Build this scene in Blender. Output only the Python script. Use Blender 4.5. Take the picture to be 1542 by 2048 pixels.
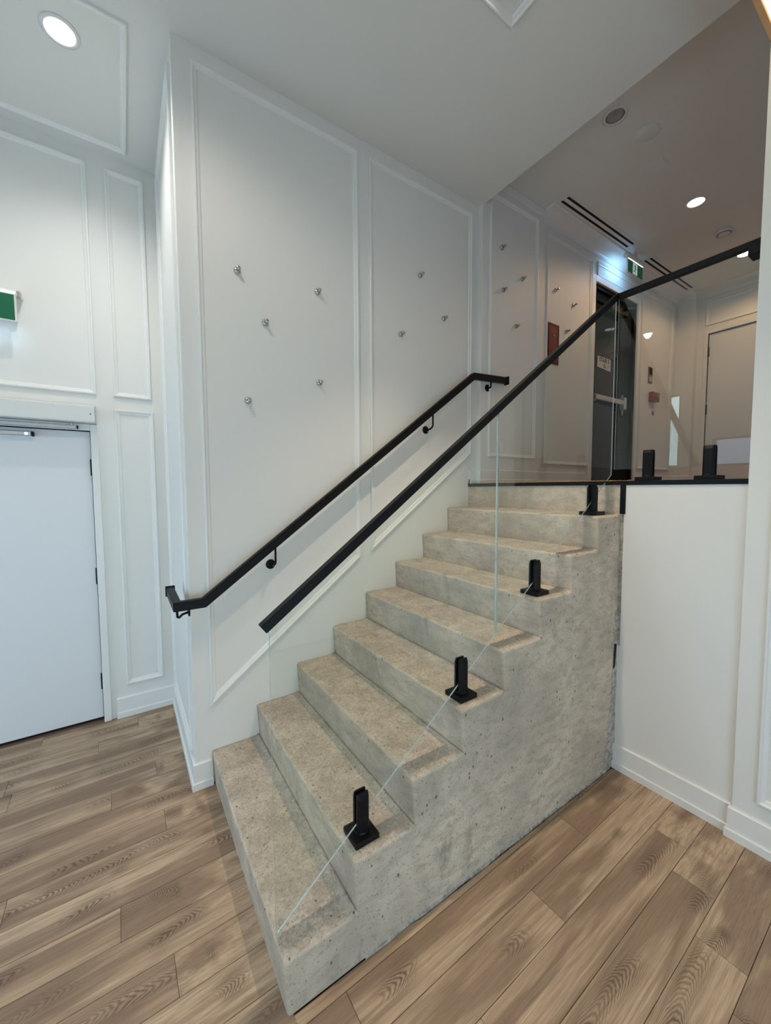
import bpy, bmesh, math, random
from mathutils import Vector, Matrix, noise

for o in list(bpy.data.objects): bpy.data.objects.remove(o, do_unlink=True)
scene = bpy.context.scene
C = scene.collection
random.seed(7)

# ------------------------------------------------------------------ camera
cam_d = bpy.data.cameras.new('camera'); cam = bpy.data.objects.new('camera', cam_d); C.objects.link(cam)
cam_d.sensor_fit = 'HORIZONTAL'; cam_d.sensor_width = 36.0; cam_d.lens = 36.0*778.9725/1542.0
cam_d.clip_start = 0.02; cam_d.clip_end = 100
_F = Vector((0.55402233, 0.83032499, -0.06016365)); _R = Vector((0.83165822, -0.55526631, -0.0048911)); _U = _R.cross(_F)
_M = Matrix((( _R.x, _U.x, -_F.x, -0.36612), (_R.y, _U.y, -_F.y, -1.149552), (_R.z, _U.z, -_F.z, 1.716768), (0, 0, 0, 1)))
cam.matrix_world = _M
scene.camera = cam

# ------------------------------------------------------------------ world, daylight, exposure
scene.view_settings.view_transform = 'Standard'; scene.view_settings.look = 'None'
scene.view_settings.gamma = 1.0; scene.view_settings.use_curve_mapping = False
scene.view_settings.exposure = 0.12
scene.cycles.max_bounces = 8; scene.cycles.diffuse_bounces = 4; scene.cycles.glossy_bounces = 3; scene.cycles.transparent_max_bounces = 12
scene.cycles.use_light_tree = False
world = bpy.data.worlds.new('world'); scene.world = world; world.use_nodes = True
world.node_tree.nodes['Background'].inputs[0].default_value = (0.55, 0.72, 1.0, 1)
world.node_tree.nodes['Background'].inputs[1].default_value = 0.6

def area_light(name, loc, rot, sx, sy, power, col, spread=180):
    d = bpy.data.lights.new(name, 'AREA'); d.shape = 'RECTANGLE'; d.size = sx; d.size_y = sy
    d.energy = power; d.color = col; d.spread = math.radians(spread)
    o = bpy.data.objects.new(name, d); C.objects.link(o); o.location = loc; o.rotation_euler = rot
    return o
PI = math.pi
area_light('daylight_back_window', (-0.9, -2.88, 0.80), (PI/2, 0, 0), 3.6, 1.35, 58, (0.58, 0.82, 1.0))
area_light('daylight_left_glazing', (-3.38, 1.35, 0.95), (PI/2, 0, -PI/2), 1.7, 1.7, 36, (0.48, 0.75, 1.0))
area_light('daylight_side_window', (-3.38, 0.62, 2.27), (PI/2, 0, -PI/2), 1.1, 0.46, 2.2, (0.50, 0.72, 1.0))
area_light('reflection_slit_light', (-3.38, 1.74, 2.65), (PI/2, 0, -PI/2), 0.20, 1.3, 4.0, (0.70, 0.95, 1.0))  # unseen slit, added to put a white streak in the landing glass
area_light('daylight_landing_window', (4.9, -3.18, 2.9), (PI/2, 0, 0), 1.4, 1.6, 5, (0.35, 0.62, 1.0))

# ------------------------------------------------------------------ dimensions (metres)
H = 0.1944; T = 0.2623; S = 0.011          # riser, going, undercut
W = 1.236                                   # stair wall plane (y)
YD = 2.339                                  # door wall plane (y)
X0 = -0.088                                 # outer corner of stair wall
XF = 2.079                                  # top riser / half wall face
ZL = 9*H                                    # landing level
ZC = 4.059                                  # lower ceiling
XB = 2.19                                   # end of lower ceiling
ZC2 = 4.32                                  # landing ceiling
YP = 1.19; XP0 = 2.175; XP1 = 3.0           # landing pilaster
XFAR = 6.12
YG = 0.088; XG = 2.155                      # glass planes
YCOL = -0.575                                # column edge

# ------------------------------------------------------------------ materials
def srgb(r, g, b):
    f = lambda c: (c/255/12.92) if c/255 <= 0.04045 else ((c/255+0.055)/1.055)**2.4
    return (f(r), f(g), f(b), 1)
class N:
    def __init__(s, name):
        s.m = bpy.data.materials.new(name); s.m.use_nodes = True
        s.t = s.m.node_tree; s.n = s.t.nodes; s.l = s.t.links
        s.b = s.n.get('Principled BSDF'); s.out = s.n.get('Material Output')
    def add(s, t, **k):
        nd = s.n.new(t)
        for a, v in k.items():
            if a.startswith('i_'):
                key = a[2:]
                key = int(key) if key.isdigit() else key.replace('_', ' ')
                if hasattr(v, 'links'): s.l.new(v, nd.inputs[key])
                else: nd.inputs[key].default_value = v
            else: setattr(nd, a, v)
        return nd
    def math(s, op, a, b=None, clamp=False):
        nd = s.n.new('ShaderNodeMath'); nd.operation = op; nd.use_clamp = clamp
        for i, v in enumerate((a, b)):
            if v is None: continue
            if hasattr(v, 'links'): s.l.new(v, nd.inputs[i])
            else: nd.inputs[i].default_value = v
        return nd.outputs[0]
    def mix(s, fac, a, b, mode='MIX'):
        nd = s.n.new('ShaderNodeMix'); nd.data_type = 'RGBA'; nd.blend_type = mode
        for k, v in ((0, fac), (6, a), (7, b)):
            if hasattr(v, 'links'): s.l.new(v, nd.inputs[k])
            else: nd.inputs[k].default_value = v
        return nd.outputs[2]
    def ramp(s, fac, stops):
        nd = s.n.new('ShaderNodeValToRGB'); s.l.new(fac, nd.inputs[0])
        e = nd.color_ramp.elements
        while len(e) < len(stops): e.new(0.5)
        for q, (p, c) in zip(e, stops):
            q.position = p; q.color = c if hasattr(c, '__len__') else (c, c, c, 1)
        return nd.outputs[0]
    def noise(s, vec, scale, detail=2, rough=0.5, dist=0):
        nd = s.add('ShaderNodeTexNoise'); s.l.new(vec, nd.inputs['Vector'])
        nd.inputs['Scale'].default_value = scale; nd.inputs['Detail'].default_value = detail
        nd.inputs['Roughness'].default_value = rough; nd.inputs['Distortion'].default_value = dist
        return nd.outputs[0]
    def mapv(s, vec, sc=(1, 1, 1), loc=(0, 0, 0), rot=(0, 0, 0)):
        nd = s.add('ShaderNodeMapping'); s.l.new(vec, nd.inputs[0])
        nd.inputs['Location'].default_value = loc; nd.inputs['Scale'].default_value = sc; nd.inputs['Rotation'].default_value = rot
        return nd.outputs[0]
    def bump(s, h, strength, dist=0.01):
        nd = s.add('ShaderNodeBump'); s.l.new(h, nd.inputs['Height'])
        nd.inputs['Strength'].default_value = strength; nd.inputs['Distance'].default_value = dist
        s.l.new(nd.outputs[0], s.b.inputs['Normal'])
    def set(s, col=None, rough=0.5, metal=0, spec=0.5):
        if col is not None:
            if hasattr(col, 'links'): s.l.new(col, s.b.inputs['Base Color'])
            else: s.b.inputs['Base Color'].default_value = col
        if hasattr(rough, 'links'): s.l.new(rough, s.b.inputs['Roughness'])
        else: s.b.inputs['Roughness'].default_value = rough
        s.b.inputs['Metallic'].default_value = metal; s.b.inputs['Specular IOR Level'].default_value = spec
        return s.m
def plain(name, col, rough=0.5, metal=0, spec=0.5, grain=0.0, gscale=60):
    n = N(name); tc = n.add('ShaderNodeTexCoord').outputs['Object']
    if grain:
        f = n.noise(tc, gscale, 3)
        a = tuple(c*(1-grain) for c in col[:3])+(1,); b = tuple(min(1, c*(1+grain)) for c in col[:3])+(1,)
        return n.set(n.mix(f, a, b), rough, metal, spec)
    return n.set(col, rough, metal, spec)
def emit(name, col, strength):
    n = N(name); e = n.add('ShaderNodeEmission'); e.inputs[0].default_value = col; e.inputs[1].default_value = strength
    n.l.new(e.outputs[0], n.out.inputs[0]); return n.m

def paint_mat(name, col, rough):
    n = N(name); tc = n.add('ShaderNodeTexCoord').outputs['Object']
    f = n.noise(tc, 1.3, 3); c = n.mix(f, tuple(x*0.975 for x in col[:3])+(1,), col)
    n.bump(n.noise(tc, 240, 2), 0.03, 0.002)
    return n.set(c, rough)
M = {}
M['wall'] = paint_mat('wall_paint', (0.80, 0.79, 0.75, 1), 0.55)
M['trim'] = paint_mat('trim_paint', (0.82, 0.815, 0.785, 1), 0.38)
M['ceil'] = paint_mat('ceiling_paint', (0.76, 0.745, 0.70, 1), 0.7)
M['door'] = paint_mat('door_paint', (0.78, 0.785, 0.79, 1), 0.45)
M['black'] = plain('black_powder_coat', (0.006, 0.006, 0.0065, 1), 0.48, 0, 0.18, 0.15, 300)
M['blacktrim'] = plain('black_edge_metal', (0.005, 0.0055, 0.008, 1), 0.45, 0, 0.2, 0.1)
M['hinge'] = plain('black_hinge', (0.01, 0.01, 0.012, 1), 0.5, 0, 0.25)
M['chrome'] = plain('brushed_steel', (0.55, 0.54, 0.52, 1), 0.28, 1.0)
M['alu'] = plain('aluminium', (0.62, 0.64, 0.66, 1), 0.38, 1.0, 0.5, 0.06, 40)
M['white_plastic'] = plain('white_plastic', (0.74, 0.74, 0.72, 1), 0.4)
M['grey_plastic'] = plain('grey_plastic', (0.20, 0.19, 0.18, 1), 0.5)
M['dark'] = plain('dark_void', (0.006, 0.006, 0.006, 1), 0.9)
M['red'] = plain('red_enamel', (0.13, 0.007, 0.009, 1), 0.4, 0, 0.3, 0.1)
M['redbox'] = plain('red_plastic', (0.30, 0.03, 0.03, 1), 0.4)
M['redprint'] = plain('red_print', (0.22, 0.035, 0.035, 1), 0.5)
M['green'] = plain('green_sign', (0.0, 0.155, 0.065, 1), 0.35)
M['signwhite'] = emit('sign_white', (0.75, 0.92, 0.85, 1), 0.40)
M['signgreen_lit'] = None
n_ = N('green_backlit'); n_.set((0.0, 0.10, 0.04, 1), 0.4)
n_.b.inputs['Emission Color'].default_value = (0.0, 0.22, 0.09, 1); n_.b.inputs['Emission Strength'].default_value = 0.10
M['signgreen_lit'] = n_.m
M['led'] = emit('sign_led', (0.80, 0.95, 1.0, 1), 3.0)
M['lamp'] = emit('lamp_disc', (1.0, 0.95, 0.93, 1), 14.0)
M['soffit_glow'] = emit('warm_diffuser', (1.0, 0.80, 0.48, 1), 1.9)
M['paper'] = plain('paper', (0.62, 0.62, 0.57, 1), 0.7)
M['ink'] = plain('ink', (0.02, 0.02, 0.02, 1), 0.7)
M['tactile'] = plain('yellow_tactile', (0.55, 0.27, 0.03, 1), 0.6)
M['stamp'] = plain('etched_stamp', (0.42, 0.49, 0.47, 1), 0.8)
M['doorglass'] = plain('dark_door_glass', (0.004, 0.005, 0.005, 1), 0.05, 0, 0.25)
M['doorframe_dark'] = plain('dark_door_frame', (0.005, 0.005, 0.006, 1), 0.5, 0, 0.1)
M['exitdoor_leaf'] = plain('charcoal_leaf', (0.007, 0.009, 0.010, 1), 0.55, 0, 0.08)

for k_ in ('lamp', 'led', 'signwhite', 'signgreen_lit'): M[k_].cycles.emission_sampling = 'NONE'

# glass: clear sheet, Schlick reflection on each face
def glass_mat(name, tint, refl=1.0):
    n = N(name)
    lw = n.add('ShaderNodeLayerWeight'); lw.inputs[0].default_value = 0.5
    f5 = n.math('POWER', lw.outputs['Facing'], 5.0)
    fac = n.math('MULTIPLY', n.math('ADD', n.math('MULTIPLY', f5, 0.96), 0.04), refl, True)
    tr = n.add('ShaderNodeBsdfTransparent'); tr.inputs[0].default_value = tint
    gl = n.add('ShaderNodeBsdfGlossy'); gl.inputs['Roughness'].default_value = 0.0; gl.inputs[0].default_value = (1, 1, 1, 1)
    mx = n.add('ShaderNodeMixShader'); n.l.new(fac, mx.inputs[0]); n.l.new(tr.outputs[0], mx.inputs[1]); n.l.new(gl.outputs[0], mx.inputs[2])
    n.l.new(mx.outputs[0], n.out.inputs[0]); return n.m
M['glass'] = glass_mat('guard_glass', (0.953, 0.977, 0.96, 1))
M['window_glass'] = glass_mat('window_glass', (0.97, 0.98, 0.98, 1))
n_ = N('glass_edge'); n_.set((0.50, 0.64, 0.60, 1), 0.12, 0, 0.8); n_.b.inputs['Transmission Weight'].default_value = 0.45
M['glass_edge'] = n_.m

# concrete
def concrete():
    n = N('raw_concrete'); tc = n.add('ShaderNodeTexCoord').outputs['Object']
    geo = n.add('ShaderNodeNewGeometry'); sep = n.add('ShaderNodeSeparateXYZ'); n.l.new(geo.outputs['Normal'], sep.inputs[0])
    up = n.ramp(sep.outputs[2], [(0.55, 0.0), (0.9, 1.0)])
    big = n.noise(tc, 2.2, 5, 0.6, 0.6)
    mid = n.noise(n.mapv(tc, (1, 1, 2.4)), 9, 5, 0.62, 0.4)
    fine = n.noise(tc, 130, 3, 0.6)
    side = n.mix(n.ramp(big, [(0.36, 0.0), (0.64, 1.0)]), (0.45, 0.38, 0.30, 1), (0.72, 0.605, 0.47, 1))
    side = n.mix(n.ramp(mid, [(0.36, 0.65), (0.56, 0.0)]), side, (0.385, 0.335, 0.27, 1))
    grain = n.noise(tc, 210, 2, 0.7)
    side = n.mix(n.ramp(grain, [(0.36, 0.28), (0.52, 0.0)]), side, (0.22, 0.20, 0.17, 1))
    tread = n.mix(n.ramp(mid, [(0.35, 0.0), (0.68, 1.0)]), (0.40, 0.35, 0.285, 1), (0.60, 0.53, 0.44, 1))
    specks = n.noise(n.mapv(tc, (1, 0.75, 1)), 95, 5, 0.75, 0.6)
    tread = n.mix(n.ramp(specks, [(0.38, 0.62), (0.49, 0.0)]), tread, (0.235, 0.20, 0.16, 1))
    tread = n.mix(n.ramp(grain, [(0.36, 0.30), (0.50, 0.0)]), tread, (0.26, 0.225, 0.18, 1))
    tread = n.mix(n.ramp(n.noise(tc, 60, 3, 0.6, 0.5), [(0.55, 0.0), (0.68, 0.5)]), tread, (0.72, 0.64, 0.53, 1))
    col = n.mix(up, side, tread)
    # dirt smears on the sides
    smear = n.noise(n.mapv(tc, (5, 5, 1.6), rot=(0, 0.5, 0)), 1.0, 4, 0.65, 1.0)
    streak = n.noise(n.mapv(tc, (7, 7, 1.4)), 1.0, 5, 0.65, 1.2)
    col = n.mix(n.math('MULTIPLY', n.ramp(streak, [(0.48, 0.0), (0.68, 0.28)]), n.math('SUBTRACT', 1.0, up)), col, (0.62, 0.54, 0.43, 1))
    col = n.mix(n.ramp(smear, [(0.62, 0.0), (0.74, 0.6)]), col, (0.20, 0.19, 0.165, 1))
    mot = n.noise(n.mapv(tc, (1, 1, 1.4)), 34, 4, 0.7, 0.8)
    col = n.mix(n.ramp(mot, [(0.34, 0.4), (0.46, 0.0)]), col, (0.25, 0.23, 0.195, 1))
    # bug holes
    v = n.add('ShaderNodeTexVoronoi'); n.l.new(n.mapv(tc, (42, 42, 28)), v.inputs['Vector']); v.inputs['Scale'].default_value = 1.0
    v.inputs['Randomness'].default_value = 1.0
    pick = n.add('ShaderNodeSeparateColor'); n.l.new(v.outputs['Color'], pick.inputs[0])
    rad = n.math('MULTIPLY', n.math('SUBTRACT', pick.outputs[0], 0.66, True), 0.66)
    hole = n.math('LESS_THAN', v.outputs['Distance'], rad)
    col = n.mix(n.math('MULTIPLY', hole, 0.78), col, (0.075, 0.07, 0.06, 1))
    v2 = n.add('ShaderNodeTexVoronoi'); n.l.new(n.mapv(tc, (95, 95, 80)), v2.inputs['Vector']); v2.inputs['Scale'].default_value = 1.0
    p2 = n.add('ShaderNodeSeparateColor'); n.l.new(v2.outputs['Color'], p2.inputs[0])
    h2 = n.math('LESS_THAN', v2.outputs['Distance'], n.math('MULTIPLY', n.math('SUBTRACT', p2.outputs[1], 0.70, True), 0.9))
    col = n.mix(n.math('MULTIPLY', h2, 0.55), col, (0.10, 0.09, 0.075, 1))
    hgt = n.math('ADD', n.math('MULTIPLY', fine, 0.10), n.math('ADD', n.math('MULTIPLY', mid, 0.5), n.math('MULTIPLY', n.math('ADD', hole, n.math('MULTIPLY', h2, 0.4)), -0.6)))
    hgt = n.math('ADD', hgt, n.math('MULTIPLY', n.math('MULTIPLY', specks, up), 0.9))
    n.bump(hgt, 0.55, 0.006)
    return n.set(col, 0.85, 0, 0.25)
M['concrete'] = concrete()
def mortar():
    n = N('mortar'); tc = n.add('ShaderNodeTexCoord').outputs['Object']
    f = n.noise(tc, 28, 5, 0.7); c = n.mix(n.ramp(f, [(0.38, 0.0), (0.6, 1.0)]), (0.27, 0.25, 0.22, 1), (0.54, 0.50, 0.44, 1)); n.bump(f, 0.8, 0.01); return n.set(c, 0.9, 0, 0.2)
M['mortar'] = mortar()

# wood planks: every plank takes its own offset from its random number
def wood(name, light, dark, use_random=True):
    n = N(name); tc = n.add('ShaderNodeTexCoord').outputs['Object']
    info = n.add('ShaderNodeObjectInfo'); r = info.outputs['Random']
    cmb = n.add('ShaderNodeCombineXYZ'); n.l.new(n.math('MULTIPLY', r, 43.0), cmb.inputs[0]); n.l.new(n.math('MULTIPLY', r, 17.3), cmb.inputs[1]); n.l.new(n.math('MULTIPLY', r, 9.1), cmb.inputs[2])
    va = n.add('ShaderNodeVectorMath'); va.operation = 'ADD'; n.l.new(tc, va.inputs[0]); n.l.new(cmb.outputs[0], va.inputs[1])
    p = va.outputs[0]
    ps = n.add('ShaderNodeSeparateXYZ'); n.l.new(p, ps.inputs[0]); ts = n.add('ShaderNodeSeparateXYZ'); n.l.new(tc, ts.inputs[0])
    zone = n.noise(n.mapv(p, (0.9, 9.5, 1)), 1.0, 3, 0.55, 0.5)              # darker heartwood bands
    streak = n.noise(n.mapv(p, (2.0, 75, 1)), 1.0, 4, 0.65, 0.3)
    fiber = n.noise(n.mapv(p, (9, 420, 1)), 1.0, 2, 0.6)
    # cathedral figure: nested arches along the plank
    drift = n.math('MULTIPLY', n.math('SUBTRACT', n.noise(n.mapv(p, (1.3, 0.0, 1)), 1.0, 1), 0.5), 0.22)
    yl = n.math('SUBTRACT', ts.outputs[1], drift)
    yl2 = n.math('MULTIPLY', yl, yl)
    wig = n.noise(n.mapv(p, (4.5, 20, 1)), 1.0, 3, 0.55)
    ph = n.math('ADD', n.math('MULTIPLY', n.math('ADD', ps.outputs[0], n.math('MULTIPLY', yl2, 85.0)), 235.0), n.math('MULTIPLY', wig, 34.0))
    ring = n.math('POWER', n.math('MULTIPLY', n.math('ADD', n.math('SINE', ph), 1.0), 0.5), 1.4)
    fx = n.ramp(n.noise(n.mapv(p, (2.1, 0.0, 1), (5, 0, 3)), 1.0, 1), [(0.51, 0.0), (0.60, 1.0)])
    fy = n.ramp(n.math('ABSOLUTE', yl), [(0.012, 1.0), (0.062, 0.0)])
    fmask = n.math('MULTIPLY', fx, fy)
    zmask = n.ramp(zone, [(0.44, 0.0), (0.57, 1.0)])
    base = n.mix(n.math('FRACT', n.math('MULTIPLY', r, 7.13)), light[0], light[1])
    lightz = n.ramp(n.noise(n.mapv(p, (1.1, 14, 1), (3, 8, 1)), 1.0, 2), [(0.5, 0.0), (0.68, 0.5)])
    c = n.mix(lightz, base, (0.66, 0.50, 0.34, 1))
    c = n.mix(n.ramp(streak, [(0.34, 0.55), (0.58, 0.0)]), c, dark[0])
    c = n.mix(n.math('MULTIPLY', zmask, 0.72), c, dark[0])
    c = n.mix(n.math('MULTIPLY', n.math('MULTIPLY', ring, fmask), 0.92), c, dark[1])
    c = n.mix(n.math('MULTIPLY', fmask, 0.22), c, dark[0])
    c = n.mix(n.ramp(fiber, [(0.36, 0.28), (0.56, 0.0)]), c, dark[1])
    # knots
    v = n.add('ShaderNodeTexVoronoi'); n.l.new(n.mapv(p, (2.2, 5.2, 1)), v.inputs['Vector']); v.inputs['Scale'].default_value = 1.0
    k = n.add('ShaderNodeSeparateColor'); n.l.new(v.outputs['Color'], k.inputs[0])
    kn = n.math('MULTIPLY', n.math('LESS_THAN', k.outputs[0], 0.35), n.ramp(n.math('ADD', v.outputs['Distance'], n.math('MULTIPLY', n.math('SUBTRACT', wig, 0.5), 0.14)), [(0.0, 1.0), (0.045, 0.9), (0.17, 0.0)]))
    c = n.mix(n.math('MULTIPLY', kn, 0.7), c, dark[1])
    n.bump(n.math('ADD', n.math('MULTIPLY', fiber, 0.5), n.math('MULTIPLY', ring, 0.2)), 0.06, 0.002)
    return n.set(c, n.ramp(streak, [(0.3, 0.42), (0.7, 0.55)]), 0, 0.4)
M['plank'] = wood('oak_plank', ((0.57, 0.42, 0.285, 1), (0.48, 0.335, 0.22, 1)), ((0.22, 0.143, 0.094, 1), (0.10, 0.060, 0.038, 1)))
M['woodrim'] = plain('light_wood_rim', (0.62, 0.36, 0.19, 1), 0.5, 0, 0.4, 0.12, 30)
M['subfloor'] = plain('subfloor', (0.05, 0.035, 0.025, 1), 0.9)
M['threshold'] = plain('brown_threshold', (0.10, 0.06, 0.045, 1), 0.6)

# ------------------------------------------------------------------ mesh helpers
def link(name, me, mat=None, parent=None):
    o = bpy.data.objects.new(name, me); C.objects.link(o)
    if mat is not None:
        for m in (mat if isinstance(mat, (list, tuple)) else [mat]): me.materials.append(m)
    if parent is not None:
        o.parent = parent
        o.matrix_parent_inverse = Matrix.Translation(parent_loc(parent)).inverted()
    return o
def parent_loc(p):
    v = p.location.copy()
    q = p
    while q.parent is not None:
        q = q.parent
    if q is not p: v = v  # sub-parts: parents are built in world space at the origin
    return v if p.parent is None else Vector((0, 0, 0))
def from_bm(name, bm, mat=None, parent=None, smooth=False):
    me = bpy.data.meshes.new(name); bmesh.ops.recalc_face_normals(bm, faces=bm.faces[:]); bm.to_mesh(me); bm.free()
    if smooth:
        for p in me.polygons: p.use_smooth = True
    return link(name, me, mat, parent)
def mesh(name, vs, fs, mat=None, parent=None, smooth=False):
    bm = bmesh.new(); bv = [bm.verts.new(v) for v in vs]
    for f in fs:
        try: bm.faces.new([bv[i] for i in f])
        except ValueError: pass
    return from_bm(name, bm, mat, parent, smooth)
def bm_box(bm, x, y, z, bevel=0.0, seg=1):
    b2 = bmesh.new()
    vs = [b2.verts.new((a, b, c)) for a in x for b in y for c in z]
    for f in ((0, 1, 3, 2), (4, 6, 7, 5), (0, 4, 5, 1), (2, 3, 7, 6), (0, 2, 6, 4), (1, 5, 7, 3)): b2.faces.new([vs[i] for i in f])
    bmesh.ops.recalc_face_normals(b2, faces=b2.faces[:])
    if bevel > 0: bmesh.ops.bevel(b2, geom=b2.edges[:], offset=bevel, segments=seg, affect='EDGES', profile=0.5)
    t = bpy.data.meshes.new('t'); b2.to_mesh(t); b2.free(); bm.from_mesh(t); bpy.data.meshes.remove(t)
def box(name, x, y, z, mat, parent=None, bevel=0.0, seg=1):
    bm = bmesh.new(); bm_box(bm, x, y, z, bevel, seg); return from_bm(name, bm, mat, parent)
def bm_cyl(bm, p0, p1, r0, r1=None, n=24, caps=True):
    r1 = r0 if r1 is None else r1
    p0 = Vector(p0); p1 = Vector(p1); d = (p1-p0).normalized()
    a = d.orthogonal().normalized(); b = d.cross(a)
    A = []; B = []
    for i in range(n):
        t = 2*PI*i/n; v = a*math.cos(t)+b*math.sin(t)
        A.append(bm.verts.new(p0+v*r0)); B.append(bm.verts.new(p1+v*r1))
    for i in range(n): bm.faces.new((A[i], A[(i+1) % n], B[(i+1) % n], B[i]))
    if caps: bm.faces.new(A); bm.faces.new(B)
def bm_lathe(bm, org, axis, prof, n=28):
    org = Vector(org); d = Vector(axis).normalized(); a = d.orthogonal().normalized(); b = d.cross(a)
    rings = []
    for (r, h) in prof:
        rings.append([bm.verts.new(org+d*h+(a*math.cos(2*PI*i/n)+b*math.sin(2*PI*i/n))*max(r, 1e-5)) for i in range(n)])
    for q in range(len(rings)-1):
        for i in range(n): bm.faces.new((rings[q][i], rings[q][(i+1) % n], rings[q+1][(i+1) % n], rings[q+1][i]))
    if prof[0][0] > 1e-4: bm.faces.new(rings[0])
    if prof[-1][0] > 1e-4: bm.faces.new(rings[-1])
def lathe(name, org, axis, prof, mat, parent=None, n=28, smooth=True):
    bm = bmesh.new(); bm_lathe(bm, org, axis, prof, n); o = from_bm(name, bm, mat, parent)
    if smooth:
        for p in o.data.polygons: p.use_smooth = len(p.vertices) == 4
    return o
def bm_tube(bm, pts, r, n=12):
    pts = [Vector(p) for p in pts]; rings = []; pa = None
    for i, p in enumerate(pts):
        d = (pts[min(i+1, len(pts)-1)]-pts[max(i-1, 0)]).normalized()
        a = (pa-d*pa.dot(d)).normalized() if pa is not None else d.orthogonal().normalized()
        pa = a; b = d.cross(a)
        rings.append([bm.verts.new(p+(a*math.cos(2*PI*k/n)+b*math.sin(2*PI*k/n))*r) for k in range(n)])
    for q in range(len(rings)-1):
        for k in range(n): bm.faces.new((rings[q][k], rings[q][(k+1) % n], rings[q+1][(k+1) % n], rings[q+1][k]))
    bm.faces.new(rings[0]); bm.faces.new(rings[-1])
def bm_prism(bm, poly, ax, a, b, edge_mat=0):
    """poly in the two axes other than ax, extruded along ax from a to b"""
    def P(u, v, w): return (w, u, v) if ax == 0 else ((u, w, v) if ax == 1 else (u, v, w))
    A = [bm.verts.new(P(u, v, a)) for u, v in poly]; B = [bm.verts.new(P(u, v, b)) for u, v in poly]
    n = len(poly); bm.faces.new(A); bm.faces.new(B[::-1])
    for i in range(n):
        f = bm.faces.new((A[i], A[(i+1) % n], B[(i+1) % n], B[i])); f.material_index = edge_mat
def prism(name, poly, ax, a, b, mat, parent=None, edge_mat=0, bevel=0):
    bm = bmesh.new(); bm_prism(bm, poly, ax, a, b, edge_mat)
    if bevel:
        bmesh.ops.recalc_face_normals(bm, faces=bm.faces[:]); bmesh.ops.bevel(bm, geom=bm.edges[:], offset=bevel, segments=2, affect='EDGES')
    return from_bm(name, bm, mat, parent)
def sweep_rect(name, path, w, h, mat, parent=None, bevel=0.003):
    """rectangular tube along a path with mitred corners; path runs along the tube centre"""
    pts = [Vector(p) for p in path]; dirs = [(pts[i+1]-pts[i]).normalized() for i in range(len(pts)-1)]
    bm = bmesh.new(); rings = []
    for i, p in enumerate(pts):
        d = dirs[min(i, len(dirs)-1)]
        side = d.cross(Vector((0, 0, 1))).normalized(); up = side.cross(d).normalized()
        nrm = d if i in (0, len(pts)-1) else (dirs[i-1]+dirs[i]).normalized()
        r = []
        for a, b in ((-1, -1), (1, -1), (1, 1), (-1, 1)):
            c = p+side*(a*w/2)+up*(b*h/2); t = (p-c).dot(nrm)/d.dot(nrm); r.append(bm.verts.new(c+d*t))
        rings.append(r)
    for q in range(len(rings)-1):
        for k in range(4): bm.faces.new((rings[q][k], rings[q][(k+1) % 4], rings[q+1][(k+1) % 4], rings[q+1][k]))
    bm.faces.new(rings[0]); bm.faces.new(rings[-1])
    bmesh.ops.recalc_face_normals(bm, faces=bm.faces[:])
    if bevel: bmesh.ops.bevel(bm, geom=bm.edges[:], offset=bevel, segments=2, affect='EDGES')
    return from_bm(name, bm, mat, parent)
def inset(poly, d):
    n = len(poly); ar = sum(poly[i][0]*poly[(i+1) % n][1]-poly[(i+1) % n][0]*poly[i][1] for i in range(n)); s = 1 if ar > 0 else -1
    out = []
    for i in range(n):
        p0 = Vector(poly[i-1]); p = Vector(poly[i]); p1 = Vector(poly[(i+1) % n])
        e0 = (p-p0).normalized(); e1 = (p1-p).normalized(); n0 = Vector((-e0.y, e0.x))*s; n1 = Vector((-e1.y, e1.x))*s
        m = (n0+n1).normalized(); k = d/max(0.2, m.dot(n0)); out.append(p+m*k)
    return out
MOULD = [(0.0, 0.0), (0.0, 0.013), (0.004, 0.017), (0.011, 0.017), (0.015, 0.012), (0.019, 0.010), (0.027, 0.008), (0.031, 0.006), (0.034, 0.0)]
def moulding(poly, plane, parent, name='panel_moulding', prof=MOULD):
    """picture-frame moulding round a polygon; plane(u, v, h) gives the world point, h off the wall"""
    bm = bmesh.new(); rings = []
    for (d, h) in prof: rings.append([bm.verts.new(plane(p[0], p[1], h)) for p in inset(poly, d)])
    n = len(poly)
    for q in range(len(rings)-1):
        for i in range(n): bm.faces.new((rings[q][i], rings[q][(i+1) % n], rings[q+1][(i+1) % n], rings[q+1][i]))
    return from_bm(name, bm, M['trim'], parent)
def rect(u0, u1, v0, v1): return [(u0, v0), (u1, v0), (u1, v1), (u0, v1)]
def py(y): return lambda u, v, h: (u, y-h, v)         # wall facing -y
def px(x): return lambda u, v, h: (x-h, u, v)         # wall facing -x
def pz(z): return lambda u, v, h: (u, v, z-h)         # ceiling
def struct(o): o['kind'] = 'structure'; return o
def thing(name, loc, label, cat, group=None):
    o = bpy.data.objects.new(name, None); C.objects.link(o); o.location = loc; o.empty_display_size = 0.05
    tag(o, label, cat, group); return o
def tag(o, label, cat, group=None):
    o['label'] = label; o['category'] = cat
    if group: o['group'] = group
    return o
def text_bm(bm, s, size, place, align='CENTER'):
    cu = bpy.data.curves.new('t', 'FONT'); cu.body = s; cu.size = size; cu.align_x = align; cu.extrude = 0.0; cu.offset = 0.0022
    ob = bpy.data.objects.new('t', cu); C.objects.link(ob)
    me = bpy.data.meshes.new_from_object(ob.evaluated_get(bpy.context.evaluated_depsgraph_get()))
    for v in me.vertices: v.co = Vector(place(v.co.x, v.co.y))
    bm.from_mesh(me); bpy.data.meshes.remove(me); bpy.data.objects.remove(ob); bpy.data.curves.remove(cu)

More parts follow.
